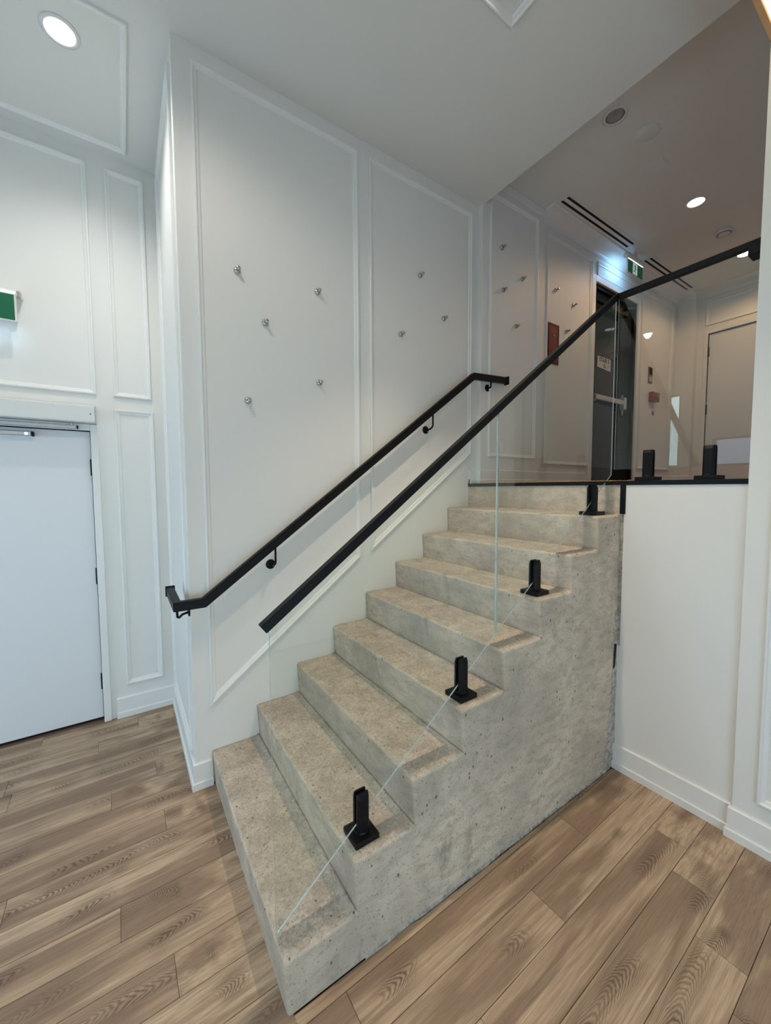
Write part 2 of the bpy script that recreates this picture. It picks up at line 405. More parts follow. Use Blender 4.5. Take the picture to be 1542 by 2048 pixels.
# ================================================================== SETTING
# ---- floor: subfloor with single planks
XW0 = -3.2; YB = -2.7
floor = struct(box('floor', (XW0-0.1, XF+0.1), (YB-0.1, YD+0.15), (-0.10, -0.011), M['subfloor']))
PW = 0.1535; PL = 1.26; ROT = 0.013
def seam(k, x): return 0.408+PW*k+ROT*(x+0.3)
known = {-1: -0.278, 1: -0.444, 4: -0.255, 6: -0.493, 7: -0.27, 9: -1.0, 10: -0.578, 11: -0.348, -4: 1.46, -5: 1.017, -6: 1.79, -7: 1.615, -8: 1.39, 0: 0.36, 2: 0.20, 3: 0.42, 5: 0.25, 8: 0.30, 12: -0.9}
def plank_mesh():
    bm = bmesh.new(); bm_box(bm, (-PL/2+0.0006, PL/2-0.0006), (-PW/2+0.0008, PW/2-0.0008), (-0.011, 0.0), 0.0012)
    me = bpy.data.meshes.new('plank'); bmesh.ops.recalc_face_normals(bm, faces=bm.faces[:]); bm.to_mesh(me); bm.free(); me.materials.append(M['plank']); return me
plank_me = plank_mesh()
for k in range(-26, 13):
    yc0 = seam(k, 0)+PW/2
    if yc0-PW/2 > YD+0.05 or yc0 < YB-0.02: continue
    if k <= -4: xe = XF+0.01
    elif yc0 < W+0.05: xe = 0.03
    else: xe = X0+0.02
    j = known.get(k, random.Random(k*13+5).uniform(-1, 1))
    while j < xe+PL: j += PL
    e = j
    while e > XW0:
        a, b = e-PL, e
        if a < xe:
            b2 = min(b, xe); a2 = max(a, XW0)
            if b2-a2 > 0.02:
                o = bpy.data.objects.new('plank', plank_me); C.objects.link(o); o.parent = floor
                xc = (a2+b2)/2; o.location = (xc, seam(k, xc)+PW/2, 0); o.rotation_euler = (0, 0, math.atan(ROT)); o.scale = ((b2-a2)/PL, 1, 1)
        e -= PL
# narrow filler strip beside the stair
o = prism('plank', [(-0.03, seam(-3, -0.03)+0.0012), (2.05, seam(-3, 2.05)+0.0012), (2.05, -0.012), (0.55, -0.012), (0.5, -0.004), (-0.03, -0.004)], 2, -0.011, -0.0015, M['plank'], floor)

# ---- lower walls
wl = struct(prism('wall_stair_side', [(X0, 0), (XP0+0.02, 0), (XP0+0.02, ZC2), (X0, ZC2)], 1, W, W+0.12, M['wall']))
SL = 0.748
moulding([(0.0, 0.466), (1.008, 0.466+SL*1.008+0.018), (1.008, 3.972), (0.0, 3.972)], py(W), wl)
moulding([(1.098, 1.272), (2.094, 2.008), (2.094, 3.97), (1.098, 3.97)], py(W), wl)
wr_ = struct(box('wall_return', (X0, X0+0.12), (W+0.12, YD), (0, ZC), M['wall']))
moulding(rect(W+0.075, YD-0.10, 0.19, 3.97), px(X0), wr_)
DX1 = -0.556; DX0 = -1.52; DZ = 2.135
wd = bmesh.new()
bm_box(wd, (DX1, 0.03), (YD, YD+0.14), (0, ZC)); bm_box(wd, (DX0, DX1), (YD, YD+0.14), (DZ, ZC)); bm_box(wd, (XW0, DX0), (YD, YD+0.14), (0, ZC))
wd = struct(from_bm('wall_door_side', wd, M['wall']))
moulding(rect(-1.57, -0.510, 2.392, 3.972), py(YD), wd)
moulding(rect(-0.410, -0.174, 2.392, 3.972), py(YD), wd)
moulding(rect(-0.410, -0.166, 0.243, 2.300), py(YD), wd)
moulding(rect(-1.94, -1.66, 0.243, 3.972), py(YD), wd)
moulding(rect(-3.05, -2.1, 0.243, 3.972), py(YD), wd)
# half wall below the landing glass, and the full-height wall on the right
hw = struct(prism('wall_half', [(YCOL-0.01, 0), (-0.001, 0), (-0.001, 0.762), (-0.022, 0.762), (-0.022, ZL-0.02), (YCOL-0.01, ZL-0.02)], 0, XF, XF+0.16, M['wall']))
cw = struct(box('wall_right', (2.052, 2.25), (YB, YCOL), (0, ZC2+0.05), M['wall']))
moulding(rect(-1.62, -0.662, 0.232, 3.60), px(2.052), cw)
moulding(rect(-2.60, -1.74, 0.232, 3.60), px(2.052), cw)
box('glass_channel', (XG-0.012, XG+0.012), (YCOL, YCOL+0.008), (ZL+0.01, 2.86), M['blacktrim'], cw)

# ---- window walls behind the camera
def window_wall(nm, axis, wpos, lo, hi, oz0, oz1, o0, o1, ztop, nm_w, npane, zb=0.0):
    bm = bmesh.new(); d = -0.14
    def put(u, z):
        if axis == 1: bm_box(bm, u, (wpos+d, wpos), z)
        else: bm_box(bm, (wpos+d, wpos), u, z)
    put((lo, o0), (zb, ztop)); put((o1, hi), (zb, ztop)); put((o0, o1), (oz1, ztop))
    if oz0 > zb+0.01: put((o0, o1), (zb, oz0))
    w = struct(from_bm(nm, bm, M['wall']))
    win = bpy.data.objects.new(nm_w, None); C.objects.link(win); struct(win)
    fb = bmesh.new()
    def pb(u, z, t=(-0.09, -0.04)):
        if axis == 1: bm_box(fb, u, (wpos+t[0], wpos+t[1]), z)
        else: bm_box(fb, (wpos+t[0], wpos+t[1]), u, z)
    pb((o0, o1), (oz0, oz0+0.06)); pb((o0, o1), (oz1-0.06, oz1)); pb((o0, o0+0.06), (oz0, oz1)); pb((o1-0.06, o1), (oz0, oz1))
    st = (o1-o0)/npane
    for i in range(1, npane): pb((o0+i*st-0.03, o0+i*st+0.03), (oz0, oz1))
    from_bm('window_frame', fb, M['black'], win)
    for i in range(npane):
        u = (o0+i*st+0.03, o0+(i+1)*st-0.03); z = (oz0+0.06, oz1-0.06)
        if axis == 1: box('pane', u, (wpos-0.07, wpos-0.06), z, M['window_glass'], win)
        else: box('pane', (wpos-0.07, wpos-0.06), u, z, M['window_glass'], win)
window_wall('wall_back', 1, YB, XW0, 2.25, 0.10, 1.5, -2.75, 0.95, ZC, 'window_1', 3)
struct(box('wall_far_left', (XW0-0.14, XW0), (YB, 0.05), (0, ZC), M['wall']))
bm = bmesh.new()                                   # left wall pierced by the glazing, a high window and a slit added for its reflection
for y, z in (((0.05, 0.50), (0, 2.05)), ((2.20, YD+0.14), (0, ZC)), ((0.50, 2.20), (1.80, 2.05)), ((1.20, 1.64), (2.05, 3.30)), ((0.05, 1.20), (2.50, 3.30)), ((1.84, 2.20), (2.05, 3.30)), ((0.05, 2.20), (3.30, ZC)), ((0.50, 2.20), (0, 0.08)), ((1.64, 1.84), (2.05, 2.06))):
    bm_box(bm, (XW0-0.14, XW0), y, z)
struct(from_bm('wall_far_left_glazed', bm, M['wall']))
for nm, y0, y1, z0, z1, k in (('window_2', 0.50, 2.20, 0.08, 1.80, 2), ('window_4', 0.05, 1.20, 2.05, 2.50, 1), ('reflection_slit', 1.64, 1.84, 2.06, 3.30, 1)):
    win = struct(bpy.data.objects.new(nm, None)); C.objects.link(win); f = bmesh.new(); q = 0.03
    for yy, zz in (((y0, y1), (z0, z0+q)), ((y0, y1), (z1-q, z1)), ((y0, y0+q), (z0+q, z1-q)), ((y1-q, y1), (z0+q, z1-q))): bm_box(f, (XW0-0.09, XW0-0.04), yy, zz)
    if k == 2: bm_box(f, (XW0-0.09, XW0-0.04), ((y0+y1)/2-0.025, (y0+y1)/2+0.025), (z0+q, z1-q))
    from_bm('window_frame', f, M['black'], win)
    for i in range(k): box('pane', (XW0-0.07, XW0-0.062), (y0+q+i*(y1-y0)/k, y0+(i+1)*(y1-y0)/k-q), (z0+q, z1-q), M['window_glass'], win)

# ---- ceilings
ce = struct(box('ceiling', (XW0-0.1, XB), (YB-0.1, YD+0.14), (ZC, ZC2+0.06), M['ceil']))
moulding(rect(-1.9, -0.272, 1.315, 2.235), pz(ZC), ce)
moulding(rect(-0.9, 1.355, -1.6, 0.256), pz(ZC), ce)
ce2 = struct(box('ceiling_landing', (XB, XFAR+0.4), (-3.1, W+0.3), (ZC2, ZC2+0.12), M['ceil']))

# ---- landing
lf = struct(box('floor_landing', (XF+0.02, XFAR+0.3), (-3.1, W+0.1), (ZL-0.16, ZL), M['plank']))
wp = struct(box('wall_landing_pilaster', (XP0, XP1), (YP, YP+0.2), (ZL, ZC2), M['wall']))
moulding(rect(2.262, 2.912, 1.99, 4.19), py(YP), wp)
EX0, EX1, EZ = 3.995, 4.975, 3.965
wg = bmesh.new()
bm_box(wg, (XP1, EX0), (W, W+0.14), (ZL, ZC2)); bm_box(wg, (EX0, EX1), (W, W+0.14), (EZ, ZC2)); bm_box(wg, (EX1, XFAR+0.3), (W, W+0.14), (ZL, ZC2))
wg = struct(from_bm('wall_landing_left', wg, M['wall']))
moulding(rect(3.12, 3.93, 1.955, 4.175), py(W), wg)
moulding(rect(4.03, 4.99, 4.035, 4.19), py(W), wg)
moulding(rect(5.09, 5.99, 1.955, 4.175), py(W), wg)
# door casing of the exit door
cs = bmesh.new(); bm_box(cs, (EX0-0.075, EX0), (W-0.018, W), (ZL, EZ+0.07), 0.004); bm_box(cs, (EX1, EX1+0.075), (W-0.018, W), (ZL, EZ+0.07), 0.004); bm_box(cs, (EX0, EX1), (W-0.018, W), (EZ, EZ+0.07), 0.004)
from_bm('door_casing', cs, M['trim'], wg)
wfar = bmesh.new()
FD0, FD1, FZ = -0.04, 0.895, 3.765; XR = XFAR+0.10
bm_box(wfar, (XR, XR+0.14), (-3.1, FD0), (ZL, ZC2)); bm_box(wfar, (XR, XR+0.14), (FD0, FD1), (FZ, ZC2)); bm_box(wfar, (XR, XR+0.14), (FD1, W), (ZL, ZC2)); bm_box(wfar, (XFAR, XR), (1.015, W), (ZL, ZC2))
wfar = struct(from_bm('wall_landing_far', wfar, M['wall']))
moulding(rect(-0.2, 0.93, 3.875, 4.18), px(XR), wfar)
window_wall('wall_landing_right', 1, -3.0, 2.25, XFAR+0.3, 2.1, 3.7, 4.2, 5.6, ZC2, 'window_3', 1, ZL)
struct(box('wall_landing_near', (2.25, 2.27), (-3.1, YCOL-0.02), (ZL, ZC2), M['wall']))
# cove crown along the landing left wall and the far wall
def crown_profile(p, d, n=8):
    pts = [(0, 0), (0.012, 0.0)]
    for i in range(n+1):
        a = PI/2*i/n; pts.append((0.012+(p-0.024)*(1-math.cos(a)), 0.012+(d-0.024)*math.sin(a)))
    pts += [(p, d-0.008), (p, d), (0, d)]
    return pts
CP, CD = 0.16, 0.085
struct(prism('trim_1', [(W-a, ZC2-CD+b) for a, b in crown_profile(CP, CD)], 0, XP1, XFAR, M['trim']))
struct(prism('trim_2', [(XFAR-a, ZC2-CD+b) for a, b in crown_profile(CP, CD)], 1, 1.005, W, M['trim']))
struct(prism('trim_3', [(XR-a, ZC2-CD+b) for a, b in crown_profile(CP, CD)], 1, -3.0, 1.015, M['trim']))
struct(box('trim_4', (XP0, XP1), (YP-0.012, YP), (ZC2-0.075, ZC2), M['trim'], None, 0.003))

# ---- baseboards
def baseboard(nm, pts, z0, normal_off=0.014, h=0.150):
    """pts: plan polyline on the wall face; the board stands to its right-hand side"""
    P = [Vector((p[0], p[1])) for p in pts]
    def off(d):
        out = []
        for i, p in enumerate(P):
            ns = []
            if i > 0: e = (P[i]-P[i-1]).normalized(); ns.append(Vector((e.y, -e.x)))
            if i < len(P)-1: e = (P[i+1]-P[i]).normalized(); ns.append(Vector((e.y, -e.x)))
            m = sum(ns, Vector((0, 0))); m.normalize(); out.append(p+m*(d/max(0.3, m.dot(ns[0]))))
        return out
    def strip(name, d, zz, parent, bev):
        A = off(0); B = off(d); bm = bmesh.new(); prof = [(0, zz[0]), (d, zz[0]), (d, zz[1]-bev), (d-bev, zz[1]), (0, zz[1])]
        rings = []
        for i in range(len(P)):
            rings.append([bm.verts.new((*(A[i].lerp(B[i], q/d if d else 0)), z)) for q, z in prof])
        n = len(prof)
        for q in range(len(rings)-1):
            for i in range(n): bm.faces.new((rings[q][i], rings[q][(i+1) % n], rings[q+1][(i+1) % n], rings[q+1][i]))
        bm.faces.new(rings[0]); bm.faces.new(rings[-1])
        return from_bm(name, bm, M['trim'], parent)
    b = struct(strip(nm, normal_off, (z0, z0+h), None, 0.004))
    strip('shoe_strip', normal_off+0.009, (z0, z0+0.043), b, 0.003)
    return b
baseboard('baseboard_door_side', [(-0.478, YD), (X0, YD), (X0, W), (0.004, W)][0:2], 0)
baseboard('baseboard_return', [(X0, YD), (X0, W), (0.0, W)], 0)
baseboard('baseboard_half', [(XF, -0.006), (XF, YCOL)], 0)
baseboard('baseboard_right', [(2.075, YCOL+0.0), (2.052, YCOL+0.0), (2.052, YB)], 0)
baseboard('baseboard_landing_left', [(XF+0.005, W), (XP0, W), (XP0, YP), (XP1, YP), (XP1, W), (EX0-0.076, W)], ZL, 0.012, 0.125)
baseboard('baseboard_landing_left_far', [(EX1+0.076, W), (XFAR, W), (XFAR, 1.015), (XR, 1.015), (XR, FD1+0.02)], ZL, 0.012, 0.125)

# ---- black edge trim on the landing
struct(box('trim_5', (XF-0.006, XF+0.09), (YCOL+0.0, W-0.002), (ZL-0.019, ZL+0.006), M['blacktrim'], None, 0.001))
struct(box('trim_6', (XF-0.006, XF+0.02), (-0.030, 0.0), (8*H+0.004, ZL-0.019), M['blacktrim'], None, 0.001))

# ---- left door
d1 = struct(box('door_1', (DX0+0.004, DX1-0.004), (YD+0.022, YD+0.066), (0.028, DZ-0.004), M['door'], None, 0.0015))
f = bmesh.new()
bm_box(f, (DX1, DX1+0.046), (YD-0.016, YD+0.12), (0, DZ+0.046), 0.003); bm_box(f, (DX0-0.046, DX0), (YD-0.016, YD+0.12), (0, DZ+0.046), 0.003); bm_box(f, (DX0, DX1), (YD-0.016, YD+0.12), (DZ, DZ+0.046), 0.003)
from_bm('door_frame', f, M['trim'], d1)
f = bmesh.new(); bm_box(f, (DX1-0.03, DX1-0.0005), (YD+0.07, YD+0.12), (0, DZ)); bm_box(f, (DX0, DX0+0.03), (YD+0.07, YD+0.12), (0, DZ)); bm_box(f, (DX0, DX1), (YD+0.07, YD+0.12), (DZ-0.03, DZ)); bm_box(f, (DX0, DX1), (YD+0.125, YD+0.135), (0, DZ))
from_bm('door_stop', f, M['dark'], d1)
box('threshold', (DX0, DX1), (YD+0.012, YD+0.12), (-0.008, 0.010), M['threshold'], d1, 0.002)
for z in (1.877, 1.093, 0.306):
    b = bmesh.new(); bm_cyl(b, (DX1-0.002, YD+0.006, z-0.058), (DX1-0.002, YD+0.006, z+0.058), 0.009, n=14); bm_box(b, (DX1-0.010, DX1+0.010), (YD+0.008, YD+0.021), (z-0.056, z+0.056))
    for q in (-0.019, 0.019): bm_cyl(b, (DX1-0.002, YD+0.006, z+q-0.001), (DX1-0.002, YD+0.006, z+q+0.001), 0.0096, n=14)
    from_bm('hinge', b, M['hinge'], d1)
# ---- landing exit door (dark, glazed)
d2 = struct(bpy.data.objects.new('door_2', None)); C.objects.link(d2)
YE = W+0.035
f = bmesh.new(); bm_box(f, (EX0, EX0+0.05), (W+0.005, W+0.12), (ZL, EZ)); bm_box(f, (EX1-0.05, EX1), (W+0.005, W+0.12), (ZL, EZ)); bm_box(f, (EX0, EX1), (W+0.005, W+0.12), (EZ-0.05, EZ))
from_bm('door_frame', f, M['doorframe_dark'], d2)
f = bmesh.new(); bm_box(f, (EX0+0.052, EX0+0.115), (YE, YE+0.045), (ZL+0.01, EZ-0.052), 0.002); bm_box(f, (EX1-0.32, EX1-0.052), (YE, YE+0.045), (ZL+0.01, EZ-0.052), 0.002)
bm_box(f, (EX0+0.115, EX1-0.32), (YE, YE+0.045), (EZ-0.15, EZ-0.052), 0.002); bm_box(f, (EX0+0.115, EX1-0.32), (YE, YE+0.045), (ZL+0.01, ZL+0.20), 0.002)
from_bm('door_leaf', f, M['exitdoor_leaf'], d2)
box('door_pane', (EX0+0.115, EX1-0.32), (YE+0.018, YE+0.028), (ZL+0.20, EZ-0.15), M['doorglass'], d2)
f = bmesh.new(); bm_box(f, (EX0+0.06, EX1-0.28), (YE-0.052, YE-0.022), (2.71, 2.765), 0.004); bm_box(f, (EX0+0.07, EX0+0.11), (YE-0.03, YE), (2.70, 2.775), 0.002)
from_bm('push_bar', f, M['alu'], d2)
f = bmesh.new(); bm_box(f, (EX1-0.30, EX1-0.235), (YE-0.058, YE), (2.66, 2.80), 0.006); bm_box(f, (EX1-0.245, EX1-0.225), (YE-0.012, YE), (2.60, 2.84), 0.003)
from_bm('push_bar_latch', f, M['alu'], d2)
f = bmesh.new(); bm_box(f, (4.34, 4.72), (YE-0.06, YE), (3.745, 3.815), 0.006); bm_box(f, (4.60, 4.63), (YE-0.10, YE-0.06), (3.79, 3.82), 0.004); bm_tube(f, [(4.61, YE-0.085, 3.81), (4.80, YE-0.09, 3.86), (4.86, W+0.01, 3.90)], 0.010, 8)
from_bm('door_closer', f, M['black'], d2)
# ---- far white door
d3 = struct(box('door_3', (XR+0.02, XR+0.06), (FD0+0.004, FD1-0.004), (ZL+0.012, FZ-0.004), M['door'], None, 0.0015))
f = bmesh.new(); bm_box(f, (XR-0.012, XR+0.12), (FD1, FD1+0.045), (ZL, FZ+0.045), 0.003); bm_box(f, (XR-0.012, XR+0.12), (FD0-0.045, FD0), (ZL, FZ+0.045), 0.003); bm_box(f, (XR-0.012, XR+0.12), (FD0, FD1), (FZ, FZ+0.045), 0.003)
from_bm('door_frame', f, M['trim'], d3)
box('door_backing', (XR+0.08, XR+0.12), (FD0, FD1), (ZL, FZ), M['dark'], d3)
for z in (3.53, 2.762, 1.995):
    b = bmesh.new(); bm_cyl(b, (XR+0.004, FD1-0.002, z-0.062), (XR+0.004, FD1-0.002, z+0.062), 0.012, n=12); bm_box(b, (XR+0.006, XR+0.019), (FD1-0.013, FD1+0.010), (z-0.06, z+0.06)); from_bm('hinge', b, M['hinge'], d3)

# ================================================================== STAIRCASE
st = thing('concrete_staircase', (1.0, W/2, 0), 'raw grey concrete staircase of eight steps rising to the landing', 'staircase')
def nz(v, s, seed): return noise.noise(Vector((v[0]*s+seed, v[1]*s, v[2]*s)))
def step(i):
    z0 = i*H; z1 = (i+1)*H; xn = i*T; xb = (i+1)*T+S if i < 7 else XF; r = 0.013
    ys = [0.0, r*0.13, r*0.4, r*0.75, r*1.1]
    n = 64; ys += [r*1.1+(W-r*1.1)*j/n for j in range(1, n+1)]
    bm = bmesh.new(); rows = []
    for y in ys:
        o = (r-math.sqrt(max(0, r*r-(r-y)**2))) if y < r else 0.0
        prof = [(xn+S+o, z0)]
        for q in (0.15, 0.35, 0.6, 0.8): prof.append((xn+S*(1-q)+o, z0+(H-r)*q))
        for q in range(6):
            a = PI/2*q/5; prof.append((xn+o+r-r*math.cos(a), z1-o-r+r*math.sin(a)))
        for q in range(1, 6): prof.append((xn+o+r+(xb-0.020-xn-o-r)*q/5, z1-o))
        prof += [(xb-0.016, z1-o+0.0045), (xb-0.008, z1-o+0.0065), (xb-0.001, z1-o+0.004)]
        prof += [(xb, z1), (XF, z1), (XF, z0)]
        row = []
        for q, (x, z) in enumerate(prof):
            v = Vector((x, y, z))
            if 4 < q < 18:
                a = 0.0022 if q < 12 else 0.0012
                v.x += a*nz(v, 14, 3)+0.0012*nz(v, 50, 9); v.z += a*nz(v, 14, 31)+(0.0014*nz(v, 45, 77))
                if y < 0.02: v.y += 0.002*abs(nz(v, 22, 55))
            row.append(bm.verts.new(v))
        rows.append(row)
    m = len(rows[0])
    for a in range(len(rows)-1):
        for q in range(m-1): bm.faces.new((rows[a][q], rows[a+1][q], rows[a+1][q+1], rows[a][q+1]))
    bm.faces.new(rows[0]); bm.faces.new(rows[-1])
    o = from_bm('step', bm, M['concrete'], st)
    for p in o.data.polygons: p.use_smooth = len(p.vertices) == 4
    return o
for i in range(8): step(i)
box('top_riser', (XF, XF+0.1), (0.0, W), (0.0, ZL-0.019), M['concrete'], st)
box('raw_edge', (XF+0.004, XF+0.1), (-0.022, 0.0), (0.76, 8*H+0.004), M['mortar'], st)
# mortar and grout along the foot of the stair and at the half wall
bm = bmesh.new(); rng = random.Random(4); xs = [0.30+i*0.0165 for i in range(107)]; rows = []
for x in xs:
    a = 0.003+0.006*max(0, noise.noise(Vector((x*7, 1, 2)))+0.35)+rng.uniform(0, 0.003); hh = 0.003+0.010*max(0, noise.noise(Vector((x*6, 9, 2)))+0.3)
    rows.append([bm.verts.new((x, 0.0, -0.01)), bm.verts.new((x, -a, -0.01)), bm.verts.new((x, -a*0.8, hh*0.4)), bm.verts.new((x, 0.0, hh))])
for a in range(len(rows)-1):
    for q in range(3): bm.faces.new((rows[a][q], rows[a+1][q], rows[a+1][q+1], rows[a][q+1]))
from_bm('mortar_bead', bm, M['mortar'], st)
bm = bmesh.new(); rows = []
for j in range(60):
    z = 0.005+j*0.0165
    if z > 0.98: break
    w_ = 0.016+0.075*max(0, 1-z/0.9)+0.030*noise.noise(Vector((z*9, 4, 4)))+0.012*noise.noise(Vector((z*40, 2, 4))); t = 0.008+0.005*noise.noise(Vector((z*20, 1, 1)))
    rows.append([bm.verts.new((XF, 0.0, z)), bm.verts.new((XF, -t, z)), bm.verts.new((XF-w_*0.6, -t*0.8, z)), bm.verts.new((XF-w_, 0.0, z))])
for a in range(len(rows)-1):
    for q in range(3): bm.faces.new((rows[a][q], rows[a+1][q], rows[a+1][q+1], rows[a][q+1]))
from_bm('mortar_patch', bm, M['mortar'], st)
prism('tape_scrap', [(2.045, 0.625), (2.058, 0.64), (2.071, 0.775), (2.052, 0.775)], 1, -0.0085, -0.0055, M['dark'], st)

# ================================================================== GLASS GUARDS
def spigot(parent):
    b = bmesh.new()
    bm_prism(b, [(-0.024, 0.020), (0.024, 0.020), (0.024, 0.034), (-0.024, 0.034)], 1, -0.021, 0.021)
    for s in (-1, 1):
        y0, y1 = s*0.0072, s*0.024
        b2 = bmesh.new(); vs = []
        prof = [(-0.025, y0), (-0.025, y0+s*0.010), (-0.017, y1), (0.017, y1), (0.025, y0+s*0.010), (0.025, y0)]
        lo = [b2.verts.new((x, y, 0.030)) for x, y in prof]; mid_ = [b2.verts.new((x, y, 0.158)) for x, y in prof]
        top = [b2.verts.new((x*0.96, y0+(y-y0)*0.45, 0.176)) for x, y in prof]
        for A, B in ((lo, mid_), (mid_, top)):
            for i in range(6): b2.faces.new((A[i], A[(i+1) % 6], B[(i+1) % 6], B[i]))
        b2.faces.new(lo); b2.faces.new(top); bmesh.ops.recalc_face_normals(b2, faces=b2.faces[:])
        t = bpy.data.meshes.new('t'); b2.to_mesh(t); b2.free(); b.from_mesh(t); bpy.data.meshes.remove(t)
    sp = from_bm('spigot', b, M['black'], None); sp.parent = parent
    p = box('base_plate', (-0.051, 0.051), (-0.051, 0.051), (0.0, 0.021), M['black'], None, 0.0025, 2); p.parent = sp
    for z in (0.085, 0.122):
        s = bmesh.new(); bm_lathe(s, (0.004, -0.0235, z), (0, -1, 0), [(0.0055, -0.002), (0.0055, 0.0012), (0.0042, 0.0018), (0.0032, 0.0018), (0.003, 0.0002)], 14); s = from_bm('screw', s, M['black'], None); s.parent = sp
        for q in s.data.polygons: q.use_smooth = False
    c = from_cyl_collar(); c.parent = sp
    return sp
def from_cyl_collar():
    b = bmesh.new(); bm_lathe(b, (0, 0, 0.020), (0, 0, 1), [(0.030, 0), (0.030, 0.004), (0.027, 0.010)], 24); return from_bm('collar', b, M['black'], None)
def copy_tree(o, parent):
    c = o.copy(); C.objects.link(c); c.parent = parent
    for ch in o.children: copy_tree(ch, c)
    return c
def gz(x): return 0.203+0.7435*x                 # lower edge of stair glass
def rz(x): return 1.285+0.738*(x+0.017)          # top of stair cap rail
guard = thing('stair_guardrail', (0, 0, 0), 'frameless glass stair guardrail with sloping slim black cap rail on concrete steps', 'guardrail')
GT = 0.0031; XJ = 1.093; XE = 2.140
for a, b in ((0.004, XJ-0.004), (XJ+0.004, XE)):
    prism('glass_pane', [(a, gz(a)), (b, gz(b)), (b, rz(b)-0.022), (a, rz(a)-0.022)], 1, YG-GT, YG+GT, [M['glass'], M['glass_edge']], guard, 1)
sweep_rect('cap_rail', [(-0.017, YG, rz(-0.017)-0.016), (2.150, YG, rz(2.150)-0.016)], 0.032, 0.032, M['black'], guard, 0.002)
sp0 = spigot(guard); sp0.location = (0.340, YG, 2*H)
for x, k in ((0.866, 4), (1.392, 6), (1.930, 8)):
    c = copy_tree(sp0, guard); c.location = (x, YG, k*H)
# etched maker's stamps on the panes
def ribbon(bm, pts, y, w):
    for (x0, z0), (x1, z1) in zip(pts[:-1], pts[1:]):
        d = Vector((x1-x0, z1-z0)); 
        if d.length < 1e-6: continue
        d.normalize(); nx, nz_ = -d.y*w/2, d.x*w/2
        bm.faces.new([bm.verts.new(v) for v in ((x0+nx, y, z0+nz_), (x1+nx, y, z1+nz_), (x1-nx, y, z1-nz_), (x0-nx, y, z0-nz_))])
S1 = [[(0.553, 1.18), (0.562, 1.172), (0.576, 1.171), (0.579, 1.178), (0.571, 1.184), (0.586, 1.178), (0.587, 1.186), (0.578, 1.196)], [(0.541, 1.163), (0.555, 1.169)], [(0.512, 1.165), (0.517, 1.137)], [(0.512, 1.165), (0.532, 1.146)], [(0.514, 1.151), (0.529, 1.15)], [(0.499, 1.139), (0.508, 1.144)], [(0.637, 1.184), (0.638, 1.174), (0.651, 1.167), (0.649, 1.159), (0.634, 1.163), (0.649, 1.151)], [(0.585, 1.22), (0.587, 1.211)], [(0.59, 1.2), (0.594, 1.2)], [(0.654, 1.111), (0.641, 1.104), (0.674, 1.094), (0.667, 1.085)], [(0.564, 1.116), (0.58, 1.115), (0.582, 1.107)], [(0.546, 1.114), (0.566, 1.105), (0.557, 1.099)], [(0.632, 1.078), (0.642, 1.081)]]
S2 = [[(1.471, 1.955), (1.477, 1.946)], [(1.458, 1.943), (1.467, 1.934), (1.472, 1.926)], [(1.474, 1.937), (1.484, 1.925)], [(1.489, 1.953), (1.491, 1.94)], [(1.493, 1.964), (1.495, 1.962)]]
for S_ in (S1, S2):
    bm = bmesh.new()
    for s in S_: ribbon(bm, s, YG-GT-0.0006, 0.0013)
    o = from_bm('etched_stamp', bm, M['stamp'], guard); o['label'] = 'faint white scribbled mark on the glass'; o['kind'] = 'stuff'

lg = thing('landing_guardrail', (XG, -0.24, ZL), 'frameless glass guardrail with level black cap rail above the white half wall', 'guardrail')
box('cap_rail', (XG-0.016, XG+0.016), (YCOL+0.002, YG+0.010), (2.846, 2.878), M['black'], lg, 0.002)
prism('glass_pane', [(YCOL+0.008, 1.826), (YG-0.010, 1.826), (YG-0.010, 2.850), (YCOL+0.008, 2.850)], 0, XG-GT, XG+GT, [M['glass'], M['glass_edge']], lg, 1)
for y in (-0.112, -0.396):
    c = copy_tree(sp0, lg); c.rotation_euler = (0, 0, PI/2); c.location = (0, y+0.24, 0.006)
    c.matrix_parent_inverse = Matrix.Identity(4)
mb = bmesh.new(); bm_box(mb, (XG-0.04, XG+0.04), (YCOL+0.003, YCOL+0.06), (2.800, 2.846), 0.004); from_bm('rail_bracket', mb, M['black'], lg)

# ================================================================== WALL HANDRAIL
hr = thing('wall_handrail', (1.0, W, 1.9), 'black rectangular handrail climbing the white stair wall and wrapping its corner', 'handrail')
YR = W-0.082; XRr = -0.160
sweep_rect('rail', [(XRr, 1.53, 1.098), (XRr, YR, 1.098), (-0.030, YR, 1.098), (2.045, YR, 2.632), (2.455, YR, 2.655)], 0.040, 0.050, M['black'], hr, 0.003)
box('end_cap', (XRr-0.026, XRr+0.026), (1.528, 1.540), (1.066, 1.130), M['black'], hr, 0.003)
box('end_cap', (2.452, 2.464), (YR-0.025, YR+0.025), (2.620, 2.690), M['black'], hr, 0.003)
def bracket(x, z, zr, wall='y', y=None):
    b = bmesh.new()
    if wall == 'y':
        yw = y if y is not None else W
        pts = [(x, yw-0.006, z)]
        for q in range(7):
            a = PI/2*q/6; pts.append((x+0.006, yw-0.030-(YRv(yw)-0.030)*math.sin(a)*1.0, z+(1-math.cos(a))*0.03))
        pts.append((x+0.006, YR, zr-0.02)); bm_tube(b, pts, 0.0065, 10)
        br = from_bm('bracket', b, M['black'], hr, True)
        lathe('wall_plate', (x, yw, z), (0, -1, 0), [(0.030, 0.0), (0.030, 0.004), (0.026, 0.008), (0.0, 0.009)], M['black'], br)
        lathe('screw', (x+0.016, yw-0.007, z-0.012), (0, -1, 0), [(0.004, 0.0), (0.004, 0.003), (0.0, 0.0035)], M['chrome'], br, 10)
    return b
def YRv(yw): return yw-YR
bracket(0.367, 1.253, 1.385); bracket(1.605, 2.172, 2.300); bracket(2.250, 2.572, 2.645, 'y', YP)
